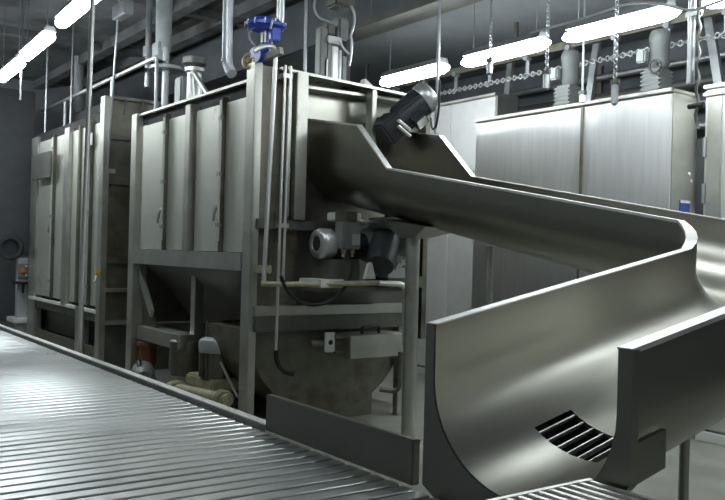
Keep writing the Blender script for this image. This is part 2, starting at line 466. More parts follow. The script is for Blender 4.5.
# body shell behind the panels: roof, back, left end
b = B(); b.box(-9.55, -6.70, FY+.05, FY+.09, 1.38, 1.56); b.build('gap_shade_strip', 'gap', m2)  # black strip painting the shade in the gap above the hatches
b = B(); b.prism([(-9.58, FY-.0, 1.52), (-9.58, FY-.0, 1.545), (-9.58, 5.75, 1.58), (-9.58, 5.75, 1.55)], (2.9, 0, 0)); b.build('roof_sheet', 'frame', m2)
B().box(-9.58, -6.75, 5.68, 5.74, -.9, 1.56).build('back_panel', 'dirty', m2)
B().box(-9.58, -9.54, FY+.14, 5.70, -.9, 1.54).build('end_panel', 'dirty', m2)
# end wall towards the chute
EX = -6.64
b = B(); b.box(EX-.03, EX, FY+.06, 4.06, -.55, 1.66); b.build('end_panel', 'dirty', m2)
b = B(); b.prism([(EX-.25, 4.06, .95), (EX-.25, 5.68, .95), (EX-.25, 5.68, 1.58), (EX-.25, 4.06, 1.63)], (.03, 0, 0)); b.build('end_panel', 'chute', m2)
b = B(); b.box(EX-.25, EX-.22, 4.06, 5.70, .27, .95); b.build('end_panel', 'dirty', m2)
b = B(); b.prism([(EX-.27, 3.82, 1.635), (EX-.27, 3.82, 1.66), (EX-.27, 5.72, 1.60), (EX-.27, 5.72, 1.575)], (.33, 0, 0)); b.build('top_flange', 'frame', m2)
post(m2, -6.62, -6.53, 3.865, 3.90, 1.66, z0=.30, nm='corner_strip')
post(m2, -6.62, -6.54, 3.96, 4.08, 1.64, z0=.28, nm='corner_strip')
post(m2, EX-.03, -6.56, 4.83, 4.885, 1.59, z0=1.05, nm='corner_strip')
b = B(); b.box(EX-.22, -6.58, 4.06, 4.10, .28, 1.24); b.build('chute_flange', 'frame', m2)
b = B(); b.box(EX-.22, -6.50, 5.02, 5.18, 1.28, 1.36, .004); b.build('motor_shelf', 'dirty', m2)
b = B(); b.box(EX-.08, -6.57, 3.60, 5.30, .185, .275, .004); b.build('end_beam', 'dark', m2)
b = B(); b.box(EX-.20, EX-.16, 3.60, 5.50, -.60, .2); b.build('end_panel', 'dark', m2)
b = B(); b.box(EX-.2, -6.18, 3.98, 5.12, -.36, -.325, .003); b.build('drive_shelf', 'dirty', m2)
b = B(); b.box(EX-.08, -6.58, 3.6, 5.36, -.60, -.51, .004); b.build('end_beam', 'frame', m2)
b = B(); b.box(EX-.08, -6.56, 3.6, 5.36, -.74, -.60, .004); b.build('end_beam', 'dark', m2)
post(m2, -6.70, -6.62, 5.28, 5.36, -.6, m='frame')
post(m2, -9.58, -9.46, 5.5, 5.62, -.9, m='frame')
# lower hopper in the open bay and its gussets
b = B(); b.prism([(-9.40, FY+.08, -.19), (-9.40, 4.35, -.90), (-9.40, 4.40, -.86), (-9.40, FY+.14, -.16)], (2.65, 0, 0)); b.build('hopper', 'dark', m2)
b = B(); b.prism([(-9.42, FY+.04, -.22), (-9.00, FY+.04, -.72), (-9.05, FY+.04, -.80), (-9.42, FY+.04, -.40)], (0, .03, 0)); b.build('gusset', 'frame', m2)
b = B(); b.prism([(-9.42, FY+.10, -.48), (-8.95, FY+.10, -1.0), (-9.42, FY+.10, -1.0)], (0, .03, 0)); b.build('gusset', 'dirty', m2)
post(m2, -8.30, -8.19, 3.76, 3.86, -.24, z0=-.98, nm='hopper_leg', m='frame')
b = B(); b.box(-9.42, -8.18, 3.60, 3.90, -1.08, -.92, .006); b.build('drip_tray', 'frame', m2)
# lower tank seen under the end frame: round-bottomed
b = B(); prof = []
for k in range(17):
    a = PI*k/16; prof.append((-6.72, 4.52-.90*math.cos(a), -.74-.82*math.sin(a)))
b.prism(prof, (-.9, 0, 0)); b.build('lower_tank', 'dirty', m2, ang=25)
for x in (-6.85, -7.5):
    b = B(); b.box(x-.04, x+.04, 4.0, 5.1, FLOOR, -1.45); b.build('tank_foot', 'dirty', m2)
b = B(); b.box(-7.62, -7.58, 3.62, 5.45, FLOOR, -.72); b.build('back_panel', 'dirty', m2)
# discharge slide box
b = B(); b.box(-6.60, -6.22, 4.40, 5.10, -.98, -.77, .008); sb = b.build('slide_box', 'frame', m2)
b = B(); b.tube([(-6.35, 4.62, -.77), (-6.35, 4.62, -.70), (-6.35, 4.82, -.70), (-6.35, 4.82, -.77)], .014, 8, .02); b.build('handle', 'rubber', sb)
b = B(); b.box(-6.34, -6.31, 4.19, 4.29, -.92, -.74, .004); pl = b.build('bearing_plate', 'white', sb)
b = B(); b.lathe((-6.315, 4.24, -.83), (1, 0, 0), [(0, .022), (.012, .022)], 14); b.build('bolt_hole', 'gap', pl)
b = B(); b.cyl((-6.36, 4.06, -.84), (-6.36, 4.42, -.84), .03, 14); b.build('shaft', 'dirty', sb)
for y in (4.44, 4.52):
    B().bar((-6.30, 4.28, -.78 if y < 4.5 else -.93), (-6.30, 4.41, -.78 if y < 4.5 else -.93), .03, .03).build('slide_rail', 'dirty', sb)

# ---- neighbouring machine
m1 = thing('steel_processing_machine', (-12.3, 4.6, FLOOR), 'long stainless steel machine with white base strips, farther along the conveyor on the left', 'machine')
post(m1, -14.10, -13.72, FY-.02, FY+.1, 1.70)
post(m1, -11.56, -11.36, FY-.03, FY+.1, -.84)
post(m1, -12.20, -11.98, FY-.05, FY+.06, 1.66, z0=-.86, nm='mullion')
post(m1, -10.76, -10.60, FY-.02, FY+.06, 1.92)
for (a, c) in ((-13.70, -12.86), (-12.76, -12.22), (-11.97, -11.62), (-11.55, -11.14), (-11.04, -10.77)):
    panel(B(), a, c, -.80, 1.60).build('hatch_panel', 'door', m1)
locking_bar(m1, -12.81, -.8, 1.63, .27)
locking_bar(m1, -11.09, -.8, 1.66, .27)
b = B(); b.box(-11.62, -11.56, FY-.03, FY+.03, -.8, 1.64); b.build('mullion', 'dirty', m1)
for (a, c) in ((-14.0, -11.60), (-11.34, -10.74)):
    b = B(); b.box(a, c, FY-.035, FY+.01, -.885, -.84, .004); b.build('base_strip', 'white', m1)
    b = B(); b.box(a, c, FY+.0, FY+.03, -1.0, -.885); b.build('base_panel', 'dirty', m1)
    b = B(); b.box(a, c, FY+.18, FY+.2, -1.36, -1.0); b.build('recess_panel', 'dark', m1)
    b = B(); b.box(a, c, FY+.02, FY+.06, FLOOR, -1.34); b.build('skirt_panel', 'dirty', m1)
b = B(); b.box(-14.05, -10.7, FY+.02, FY+.07, 1.60, 1.74); b.build('gap_shade_strip', 'gap', m1)  # shade of the gap over these hatches, as a black strip
b = B(); b.box(-14.1, -10.65, FY+.06, 5.4, 1.68, 1.72); b.build('roof_sheet', 'dirty', m1)
b = B(); b.box(-10.68, -10.63, FY+.06, 5.5, -1.0, 1.91); b.build('end_panel', 'dirty', m1)
b = B(); b.box(-10.68, -10.56, FY+.06, 5.5, 1.885, 1.925); b.build('end_flange', 'dirty', m1)
for y in (3.80, 4.02, 4.24, 4.46, 4.7, 4.95):
    b = B(); b.prism([(-10.63, y, 1.88), (-10.53, y, 1.88), (-10.63, y, 1.70)], (0, .02, 0)); b.build('stiffener', 'frame', m1)
for z in (1.40, .82, -.20):
    b = B(); b.box(-10.63, -10.59, FY+.06, 5.4, z-.03, z+.03); b.build('end_rib', 'dark', m1)
b = B(); b.box(-10.63, -10.56, FY+.06, 5.2, -.60, -.55); b.build('end_ledge', 'frame', m1)
b = B(); b.box(-10.63, -10.56, FY+.06, 5.2, -1.02, -.97); b.build('end_ledge', 'frame', m1)
b = B(); b.box(-10.70, -10.66, FY+.06, 5.2, FLOOR, -1.02); b.build('end_panel', 'dark', m1)
b = B(); b.box(-14.1, -14.05, FY+.1, 5.4, FLOOR, 1.70); b.build('end_panel', 'dirty', m1)
# yellow shut-off cock on its corner
yc = atx(101, 272, -10.58)
b = B(); b.box(-10.60, -10.54, FY-.09, FY-.03, -.37, -.31, .01); yv = b.build('shut_off_cock', 'yellow', m1)
b = B(); b.bar((-10.57, FY-.07, -.36), (-10.50, FY-.13, -.47), .022, .012); b.build('lever', 'dirty', yv)
# small grey plate on the left post
b = B(); p, q = aty(33, 154, 3.46), aty(50.5, 177, 3.46)
b.box(p.x, q.x, 3.45, 3.48, q.z, p.z-.03, .006); b.box(p.x+.3, p.x+.4, 3.47, FY, q.z+.1, q.z+.2); b.build('name_plate', 'dark', m1)
# white tag on a hatch
p = aty(92, 140, FY)
b = B(); b.box(p.x-.14, p.x+.14, FY-.05, FY-.038, p.z-.08, p.z+.08); b.build('tag', 'paper', m1)

# handrail on top of the neighbouring machine
hr = thing('handrail', (-12.5, 4.0, 1.72), 'sloping steel handrail on the roof of the left machine', 'railing')
p, q = aty(43, 111, 4.0), aty(157, 57, 4.0)
B().tube([p, q], .03, 10).build('top_rail', 'rim', hr)
for px in (72, 121):
    t = (px-43)/114; c = p.lerp(q, t)
    B().tube([c, (c.x, 4.0, 1.72)], .024, 8).build('rail_post', 'galv', hr)
B().tube([(q.x, 4.0, q.z-.01), (q.x, 4.0, 1.72)], .024, 8).build('rail_post', 'galv', hr)
# boxes on the roof behind the rail
rb = thing('roof_cabinet', (-12.6, 4.6, 1.72), 'grey box with bent duct on the left machine roof behind the handrail', 'cabinet')
p, q = aty(72, 84, 4.45), aty(100, 118, 4.45)
B().box(p.x, q.x, 4.45, 4.9, 1.72, q.z+.25, .02).build('body', 'cast', rb)
B().tube([(-15.0, 4.7, 1.72), (-15.0, 4.7, 2.25), (-15.5, 4.7, 2.5), (-15.5, 4.7, CEIL)], .09, 14, .2).build('duct', 'pvc', rb)

# ------------------------------------------------------------------ poles and hanging rods on the left
b = B(); p0, p1 = aty(92.6, 0, 2.44), aty(78.5, 367, 2.44)
b.cyl((p1.x, 2.44, FLOOR), (p0.x+.04, 2.44, CEIL), .024, 14)
b.build('steel_pole', 'rim', label='tall bright steel pole rising to the ceiling in front of the left machine', cat='pole')
b = B(); p0, p1 = aty(118.5, 20, 3.48), aty(108, 150, 3.48)
b.cyl((p0.x+.06, 3.48, CEIL), (p1.x, 3.48, .9), .014, 10)
b.box(p1.x-.03, p1.x+.03, 3.475, FY+.0, .9, .95)
b.build('conduit', 'galv', label='thin grey conduit dropping from the ceiling onto the right corner of the left machine', cat='pipe')
p = aty(123, 15, 3.48)
b = B(); b.box(p.x-.22, p.x+.2, 3.42, 3.54, p.z-.03, p.z+.14, .01); b.cyl((p.x+.1, 3.48, p.z+.1), (p.x+.1, 3.48, CEIL), .014, 8)
b.build('junction_box', 'galv', label='small junction box under the ceiling at the top of the thin grey conduit', cat='electrical box')
for (x, y1, Y, lb) in ((45.5, 118, 3.62, 'slim hanger rod between ceiling and left machine roof, left of the tall pole'), (71, 100, 3.9, 'slim hanger rod reaching the left machine roof just left of the tall pole'), (20.5, 100, 2.9, 'slim hanger rod ending on the dark hood at the left edge')):
    q = aty(x, y1, Y); b = B(); b.cyl((q.x, Y, q.z if x < 30 else 1.70), (q.x+.02, Y, CEIL), .016, 8); b.build('hanger_rod', 'galv', label=lb, cat='rod')

# dark housing with round motor at the far left
dh = thing('machine_hood', (-15.9, 3.2, FLOOR), 'dark painted hood beside the conveyor at the left edge of the photo', 'machine')
b = B(); b.box(-17.2, -14.6, 2.75, 3.72, -.20, 2.55, .02); b.build('hood', 'house', dh)
for y in (2.85, 3.64):
    b = B(); b.box(-16.9, -16.78, y-.05, y+.05, FLOOR, -.2); b.build('leg', 'house', dh)
p = atx(12, 247, -14.4)
b = B(); b.lathe((-14.62, p.y, p.z), (1, -.15, 0), [(0, .21), (.3, .21), (.34, .19), (.34, .13), (.25, .12)], 24); mm = b.build('fan_motor', 'motor', dh)
# control column
cc = thing('control_column', (-14.35, 3.56, FLOOR), 'grey control column with an orange button under the dark hood', 'control post')
p, q = atx(20, 258, -14.4), atx(29, 322, -14.4)
B().box(-14.45, -14.3, 3.44, 3.60, FLOOR, -.24, .01).build('column', 'pvc', cc)
p = atx(22.5, 271, -14.29)
B().box(-14.30, -14.27, p.y-.07, p.y+.09, p.z-.12, p.z+.12, .01).build('button_plate', 'cast', cc)
B().lathe((-14.27, p.y, p.z), (1, 0, 0), [(0, .04), (.03, .04), (.04, .03)], 16).build('push_button', 'orange', cc)
for dz in (-.07, .08):
    B().lathe((-14.27, p.y+.05, p.z+dz), (1, 0, 0), [(0, .018), (.02, .018)], 12).build('indicator', 'paper', cc)
p = atx(20, 284, -14.2)
b = B(); b.box(-14.32, -14.15, p.y-.12, p.y+.12, p.z+.0, p.z+.04, .005); b.tube([(-14.2, p.y+.05, p.z), (-14.2, p.y+.05, p.z-.15)], .02, 8); b.build('bracket', 'rubber', cc)
B().box(-14.75, -14.2, 3.38, 3.72, -1.30, -1.22, .01).build('cover_box', 'white', cc)

# ------------------------------------------------------------------ motors
def motor(par, c, d, r, L, body='motor', cap='alu', up=(0, 0, 1)):
    """finned motor: c = drive-end centre, d = direction towards the fan cover"""
    d = Vector(d).normalized(); c = Vector(c)
    b = B(); b.lathe(c, d, [(0, r*.55), (.02, r*.9), (.05, r*.92), (L*.72, r*.92)], 24)
    u, v, _ = basis(d)
    for k in range(20):
        a = 2*PI*k/20; e = u*math.cos(a)+v*math.sin(a)
        b.obox(c + d*L*.4 + e*r*.93, d*L*.3, e*r*.07, d.cross(e)*r*.03)
    mb = b.build('motor_body', body, par)
    b = B(); b.lathe(c, d, [(L*.70, r*.98), (L*.72, r*1.04), (L*.92, r*1.04), (L*.985, r*.92), (L, r*.7), (L, r*.55), (L*.96, r*.5), (L*.96, r*.02)], 28, cap=False)
    fc = b.build('fan_cover', cap, par, ang=50)
    b = B(); b.lathe(c + d*L*.955, d, [(0, r*.5), (.012, r*.5)], 20); b.build('fan_grille', 'gap', fc)
    upv = Vector(up) - d*Vector(up).dot(d); upv.normalize()
    b = B(); b.obox(c + d*L*.35 + upv*r*1.15, d*r*.45, upv*r*.35, d.cross(upv)*r*.42, .006); tb = b.build('terminal_box', body, par)
    b = B(); b.obox(c + d*L*.35 + upv*r*1.52, d*r*.36, upv*r*.02, d.cross(upv)*r*.33); b.build('lid', 'alu', tb)
# tilted gearmotor above the chute
gm = thing('gearmotor', (-6.45, 5.2, 1.04), 'dark gearmotor with a silver fan cover tilted over the chute inlet', 'motor')
c0, c1 = atx(397, 122, -6.45), atx(428, 96, -6.30)
dd = (c1-c0)
motor(gm, c0, dd, .15, dd.length*1.12, up=(1, .3, -.35))
B().obox(c0 - dd.normalized()*.10, dd.normalized()*.12, Vector((.12, 0, 0)), dd.normalized().cross(Vector((1, 0, 0)))*.13, .02).build('gearbox', 'motor', gm)
for k in (-.1, .0):
    a = atx(398, 126+k*60, -6.28); e = atx(410, 136+k*60, -6.28)
    B().tube([a, e], .018, 8).build('tie_rod', 'rim', gm)
B().box(-6.56, -6.34, 4.98, 5.20, 1.24, 1.32, .01).build('base_bracket', 'motor', gm)
# motor with open fan end under the chute
um = thing('drive_motor', (-6.3, 4.3, -.325), 'drive motor with a round silver fan cover under the chute inlet', 'motor')
motor(um, (-6.32, 4.58, .065), (0, -1, 0), .135, .52, up=(-.3, 0, 1))
B().box(-6.47, -6.17, 4.12, 4.45, -.325, -.07, .01).build('foot', 'dark', um)
B().box(-6.50, -6.12, 4.0, 4.25, -.325, -.25, .008).build('base_plate', 'white', um)
jb = thing('junction_box', (-6.25, 4.5, -.1), 'small electrical junction box with cable glands beside the round fan cover', 'electrical box')
p = atx(352, 236, -6.12)
B().box(-6.25, -6.12, p.y-.10, p.y+.10, p.z-.12, p.z+.13, .01).build('enclosure', 'cast', jb)
B().box(-6.32, -6.12, p.y-.06, p.y+.06, p.z+.13, p.z+.22, .01).build('enclosure_lid', 'dirty', jb)
B().box(-6.125, -6.11, p.y+.0, p.y+.085, p.z-.08, p.z+.02, .003).build('plate', 'alu', jb)
for k in (-.05, .05):
    B().lathe((-6.18, p.y+k, p.z-.12), (0, 0, -1), [(0, .024), (.03, .024), (.04, .016), (.07, .016)], 12).build('cable_gland', 'brass', jb)
B().box(-6.3, -6.2, p.y-.03, p.y+.05, -.325, p.z-.11).build('bracket', 'dark', jb)
b = B(); cp = [atx(*q, -6.1) for q in ((353, 262), (352, 272), (345, 289), (330, 302), (312, 306), (296, 301), (285, 288), (281, 276))]
b.tube(cp, .016, 8, .12); b.build('cable', 'rubber', label='black cable looping below the junction box over the grey pipe', cat='cable')
# second drive: dark cylinder and a grey flange disc
sd = thing('worm_drive', (-6.25, 4.95, -.325), 'dark worm drive with a grey flange disc beside the chute support post', 'motor')
a, e = atx(389, 226, -6.28), atx(380, 266, -6.02)
b = B(); L = (e-a).length; b.lathe(a, e-a, [(0, .09), (.03, .13), (L*.8, .14), (L, .125), (L+.01, .05)], 24); b.build('drive_body', 'motor', sd)
f = atx(406, 243, -6.2)
b = B(); b.lathe(f, (1, -.75, .1), [(0, .135), (.05, .135), (.06, .12)], 28); b.build('flange', 'cast', sd)
b = B(); b.lathe(atx(371, 245, -6.3), (1, -.6, 0), [(0, .17), (.05, .17)], 28); b.build('gear_case', 'cast', sd)
b = B(); b.tube([atx(386, 228, -6.15), atx(382, 221, -6.1), atx(390, 214, -6.1), atx(396, 224, -6.12)], .02, 8, .05); b.build('hose', 'rubber', sd)
b = B(); b.obox(atx(398, 273, -6.15), (.08, 0, 0), (0, .18, 0), (0, 0, .045), .005); b.build('bracket', 'alu', sd)
b = B(); b.box(-6.45, -6.1, 4.72, 5.15, -.325, -.22, .006); b.build('base', 'dirty', sd)
for k in range(3):
    b = B(); c = atx(397+k*4, 267-k*2.5, -6.0); b.tube([c+Vector((0, -.02, -.03)), c+Vector((0, .02, .04))], .014, 8); b.build('bolt', 'rim', sd)
b = B(); c = atx(371, 271, -6.05); b.prism([c+Vector((0, -.055, -.07)), c+Vector((0, .055, -.07)), c+Vector((0, .01, .08)), c+Vector((0, -.01, .08))], (-.05, 0, 0)); b.build('warning_wedge', 'white', sd)
# pale steel pieces under the chute inlet
ip = thing('catch_plate', (-6.3, 4.5, .28), 'bright folded catch plate tucked under the chute inlet', 'plate')
b = B(); p, q = atx(342, 211, -6.25), atx(362, 219, -6.25)
b.box(-6.5, -6.25, p.y, q.y, .28, .36, .01); b.build('folded_plate', 'white', ip)
b = B(); p, q = atx(363, 216, -6.2), atx(387, 221, -6.2)
b.box(-6.55, -6.2, p.y, q.y, .275, .30, .004); b.build('strip', 'white', ip)
b = B(); p, q = atx(388, 217, -6.0), atx(405, 229, -6.0)
b.box(-6.3, -6.0, p.y, q.y, q.z, p.z, .006); b.build('end_box', 'alu', ip)

# ------------------------------------------------------------------ pipes on the end wall
b = B(); b.tube([atx(254, 52, -6.45), atx(262, 46, -6.43), (-6.43, 3.66, 1.80), (-6.43, 3.655, 1.60), (-6.43, 3.60, -.29)], .021, 10, .09)
b.build('hooked_pipe', 'rim', label='slim bright pipe hooked over the machine corner beside the blue valve', cat='pipe')
b = B()
for y in (3.80, 3.855): b.cyl((-6.50, y, 1.66), (-6.50, y-.02, -.30 if y > 3.82 else -.92), .014, 10)
for z in (1.55, .2): b.box(-6.62, -6.49, 3.78, 3.875, z, z+.04)
b.build('rod_pair', 'rim', label='pair of slim vertical rods fixed to the machine end wall right of the hooked pipe', cat='rod')
b = B(); b.tube([(-6.50, 3.78, -.90), (-6.50, 3.79, -1.02), (-6.48, 3.86, -1.10), (-6.46, 3.95, -1.12)], .022, 8, .06)
b.build('hose_end', 'rubber', label='short black hose bent at the foot of the slim rods', cat='hose')
b = B(); b.tube([(-6.43, 3.58, -.30), (-6.30, 3.70, -.30), atx(378, 283, -5.95)], .024, 10, .03); 
b.box(-6.62, -6.40, 3.60, 3.66, -.21, -.14, .004)
b.build('grey_pipe', 'limescale', label='horizontal scaled pipe running under the round fan cover', cat='pipe')
b = B(); pa = [atx(378, 283, -5.95), atx(403, 284, -5.95), atx(405, 291, -5.95), atx(404.5, 345, -5.95)]
b.tube(pa, .026, 10, .08); b.build('elbow_pipe', 'rim', label='bright pipe with a rounded elbow turning down beside the support post', cat='pipe')
b = B(); pa = [atx(401, 352, -6.0), atx(399, 392, -6.0), atx(380, 389, -6.1)]
b.tube(pa, .026, 10, .08); b.build('drain_pipe', 'dirty', label='dark bent pipe below the slide box', cat='pipe')

# ------------------------------------------------------------------ blue valve on the machine corner
bv = thing('control_valve', (-6.55, 3.62, 1.675), 'blue diaphragm control valve on top of the machine corner post', 'valve')
vc = aty(266, 40, 3.62); vx = -6.53
b = B(); b.lathe((vx, 3.62, 1.675), (0, 0, 1), [(0, .05), (.02, .05), (.025, .035), (.10, .04), (.14, .05), (.16, .05)], 20); b.build('valve_body', 'blue', bv)
b = B(); b.obox((vx-.10, 3.60, 1.76), (.10, 0, 0), (0, .045, 0), (0, 0, .055), .015); b.lathe((vx-.02, 3.57, 1.72), (0, -1, 0), [(0, .06), (.03, .06)], 18); b.build('side_body', 'blue', bv)
for k in range(4):
    a = PI/4+PI/2*k; b = B(); b.cyl((vx+.045*math.cos(a), 3.62+.045*math.sin(a), 1.83), (vx+.045*math.cos(a), 3.62+.045*math.sin(a), 1.95), .010, 8); b.build('yoke_rod', 'rim', bv)
b = B(); b.box(vx+.04, vx+.12, 3.60, 3.70, 1.84, 1.96, .01); b.build('positioner', 'blue', bv)
dz = 1.935; dc = (vx-.03, 3.62)
b = B(); b.lathe((dc[0], dc[1], dz), (.06, 0, 1), [(0, .05), (.015, .14), (.045, .17), (.05, .185), (.075, .185), (.08, .17), (.12, .12), (.135, .05)], 28); dh_ = b.build('diaphragm_housing', 'blue', bv)
for k in range(12):
    a = 2*PI*k/12; b = B(); b.lathe((dc[0]+.178*math.cos(a), dc[1]+.178*math.sin(a), dz+.04), (0, 0, 1), [(0, .010), (.05, .010)], 6); b.build('bolt', 'alu', dh_)
wc = aty(248.5, 61, 3.55)
b = B(); b.torus(wc, (.35, -1, .1), .065, .014, 24, 8)
for k in range(4):
    u, v, d_ = basis((.35, -1, .1)); a = PI/2*k; b.tube([wc, wc+(u*math.cos(a)+v*math.sin(a))*.062], .008, 6)
b.lathe(wc-Vector((.005, -.02, 0)), (.35, -1, .1), [(0, .022), (.035, .022)], 12); b.tube([wc, (vx-.15, 3.6, 1.75)], .012, 8)
b.build('handwheel', 'brass', bv)
b = B(); cp = [(vx-.17, 3.60, 2.02), (vx-.22, 3.56, 1.98), (vx-.21, 3.56, 1.90), (vx-.13, 3.58, 1.83)]; b.tube(cp, .010, 8, .06); b.build('air_line', 'alu', bv)
b = B(); cp = [(vx+.13, 3.60, 2.02), (vx+.17, 3.58, 1.99), (vx+.13, 3.58, 1.93)]; b.tube(cp, .010, 8, .04); b.build('air_line', 'alu', bv)
b = B()
b.bar((vx+.02, 3.60, 1.70), (vx+.20, 3.66, 1.74), .05, .06); b.build('seat_bracket', 'frame', bv)
b = B()
for k in (-.045, .0, .05):
    b.cyl((vx+.09+k, 3.70, 2.0), (vx+.09+k, 3.70, CEIL), .013, 10)
b.box(vx+.02, vx+.16, 3.685, 3.715, 2.30, 2.34)
b.build('riser_pipes', 'alu', label='bundle of three slim vertical pipes rising to the ceiling behind the blue valve', cat='pipe')
# big pale pipe with elbow
b = B(); t0 = aty(227, 0, 3.3); t1 = aty(227, 60, 3.3); t2 = aty(236, 72, 3.3)
b.tube([(t0.x+.0, 3.3, CEIL), (t1.x, 3.3, 1.72), (t1.x+.02, 3.3, 1.60), (t1.x+.10, 3.3, 1.52)], .046, 16, .07); b.lathe((t1.x, 3.3, 1.64), (0, 0, 1), [(0, .05), (.02, .05)], 16)
b.build('downpipe', 'pvc', label='thick pale downpipe with an open elbow hanging from the ceiling left of the blue valve', cat='pipe')

# ------------------------------------------------------------------ drives on the machine roof
gd = thing('roof_gearmotor', (-9.2, 4.1, 1.55), 'grey vertical gearmotor with a tube bracket on the machine roof, left of the pale downpipe', 'motor')
c = aty(190, 100, 4.1)
B().box(c.x-.32, c.x+.28, 3.9, 4.35, 1.545, 1.62, .01).build('base_plate', 'dirty', gd)
B().box(c.x-.20, c.x+.0, 3.98, 4.22, 1.62, 2.02, .02).build('gearbox', 'cast', gd)
b = B(); b.lathe((c.x+.12, 4.1, 1.62), (0, 0, 1), [(0, .12), (.08, .12), (.09, .09), (.42, .09), (.44, .12), (.48, .12), (.5, .05)], 20); b.build('column', 'alu', gd)
b = B(); b.lathe((c.x+.10, 4.1, 2.1), (0, 0, 1), [(0, .07), (.05, .14), (.12, .14), (.14, .05)], 16); b.build('coupling', 'dark', gd)
b = B(); b.tube([(c.x+.22, 4.05, 1.62), (c.x+.24, 4.0, 1.98), (c.x+.30, 4.0, 2.02), (c.x+.75, 4.0, 1.66)], .026, 8, .05); b.tube([(c.x+.5, 4.0, 1.66), (c.x+.5, 4.0, 1.85)], .02, 8); b.build('tube_bracket', 'rim', gd)
# pipe group above
b = B(); c = aty(164, 20, 4.22)
b.cyl((c.x, 4.22, 2.55), (c.x, 4.22, CEIL), .10, 20, .11); b.box(c.x-.14, c.x+.08, 4.12, 4.20, 2.42, 2.66, .01)
b.cyl((c.x+.1, 4.22, 1.56), (c.x+.1, 4.22, 2.58), .045, 14); b.lathe((c.x+.12, 4.22, 2.28), (0, 0, 1), [(0, .22), (.04, .22)], 24)
b.build('exhaust_duct', 'pvc', label='grey exhaust duct dropping from the ceiling between the two machines', cat='duct')
b = B(); c = aty(149, 20, 4.2)
b.cyl((c.x, 4.2, 2.15), (c.x, 4.2, CEIL), .04, 12); b.lathe((c.x, 4.2, 2.55), (0, 0, 1), [(0, .07), (.14, .07)], 14)
b.build('water_pipe', 'galv', label='thin grey water pipe with a thick collar left of the exhaust duct', cat='pipe')
# vertical drive with bright columns
pn = thing('lifting_drive', (-6.72, 4.45, 1.62), 'vertical lifting drive with bright steel columns on the machine roof by the chute inlet', 'drive')
def yz(px, py, X=-6.72): return atx(px, py, X)
for (xa, xb, yt, yb_, m, nm) in ((320, 326, 27, 74, 'cast', 'side_column'), (323, 327, 58, 74, 'rim', 'slim_column'), (331.5, 337, 46, 76, 'rim', 'bright_column'), (338, 340.5, 50, 77, 'alu', 'slim_column'), (341.5, 345.5, 56, 78, 'cast', 'side_column'), (326.5, 330.5, 40, 75, 'cast', 'side_column')):
    p, q = yz(xa, yt), yz(xb, yb_)
    B().box(-6.80, -6.70, p.y, q.y, 1.615, p.z, .008).build(nm, m, pn)
p, q = yz(325, 36), yz(339, 46)
B().box(-6.85, -6.66, p.y, q.y, q.z, p.z, .01).build('cross_head', 'alu', pn)
p, q = yz(330, 24), yz(336, 36); B().box(-6.82, -6.7, p.y-.04, q.y-.02, q.z, p.z, .01).build('coupling', 'dark', pn)
p, q = yz(337, 19), yz(347, 42); B().box(-6.85, -6.68, p.y, q.y, q.z, p.z+.02, .02).build('valve_block', 'cast', pn)
p, q = yz(332, 0), yz(352, 6); B().box(-6.85, -6.65, p.y, q.y, q.z-.05, p.z+.12, .02).build('air_manifold', 'dark', pn)
b = B(); b.tube([yz(315, 0, -6.62), yz(313.5, 8, -6.62), yz(318, 18, -6.62), yz(330, 22, -6.62)], .012, 8, .1); b.build('air_hose', 'alu', pn)
b = B(); b.tube([yz(351, 6, -6.62), yz(355, 14, -6.62), yz(354, 26, -6.62), yz(350, 36, -6.62), yz(352, 40, -6.62), yz(351, 56, -6.62), yz(349, 66, -6.62)], .014, 8, .06); b.build('air_hose', 'alu', pn)
b = B(); b.tube([yz(339, 40, -6.63), yz(343, 48, -6.63), yz(349, 54, -6.63)], .010, 8, .06); b.build('air_hose', 'white', pn)
p, q = yz(346, 36), yz(350, 80); B().box(-6.80, -6.72, p.y, q.y, 1.60, p.z, .005).build('cable_duct', 'rubber', pn)
p, q = yz(362, 76), yz(372, 86); 
b = B(); b.prism([(-6.78, p.y, 1.60), (-6.78, q.y, 1.59), (-6.78, q.y, 1.66), (-6.78, p.y+.03, 1.72)], (.08, 0, 0)); b.build('end_bracket', 'white', pn)
b = B(); p = yz(309.5, 0); b.cyl((-6.8, p.y+.02, 1.62), (-6.8, p.y-.0, CEIL), .016, 10); b.build('hanger_rod', 'galv', label='thin rusty hanger rod rising from the machine roof left of the lifting drive', cat='rod')
b = B(); b.cyl(aty(310, 40, 7.2), aty(470, 0, 7.2), .02, 8)
b.build('ceiling_conduit', 'galv', label='thin pale conduit running under the ceiling behind the lifting drive', cat='pipe')

# ------------------------------------------------------------------ pumps under the hatches
pu = thing('pump_unit', (-8.3, 3.55, FLOOR), 'grimy pump unit with a pale domed motor on the floor under the machine', 'pump')
c = aty(217, 340, 3.72)
b = B(); b.lathe((c.x, 3.72, -1.30), (0, 0, 1), [(0, .155), (.28, .155)], 22)
for k in range(18):
    a = 2*PI*k/18; e = Vector((math.cos(a), math.sin(a), 0)); b.obox(Vector((c.x, 3.72, -1.15))+e*.16, Vector((0, 0, .12)), e*.014, Vector((-e.y, e.x, 0))*.006)
b.build('motor_body', 'dirty', pu)
b = B(); b.lathe((c.x, 3.72, -1.03), (0, 0, 1), [(0, .175), (.09, .18), (.125, .165), (.15, .12), (.155, .02)], 24); b.build('motor_cap', 'alu', pu)
b = B(); b.box(c.x-.42, c.x+.18, 3.58, 3.95, -1.40, -1.28, .02); b.build('pump_base', 'limescale', pu)
b = B(); d_ = aty(186, 352, 3.74); b.lathe((d_.x, 3.74, -1.36), (0, 0, 1), [(0, .16), (.1, .18), (.36, .17), (.40, .12)], 20); b.build('gear_case', 'dirty', pu)
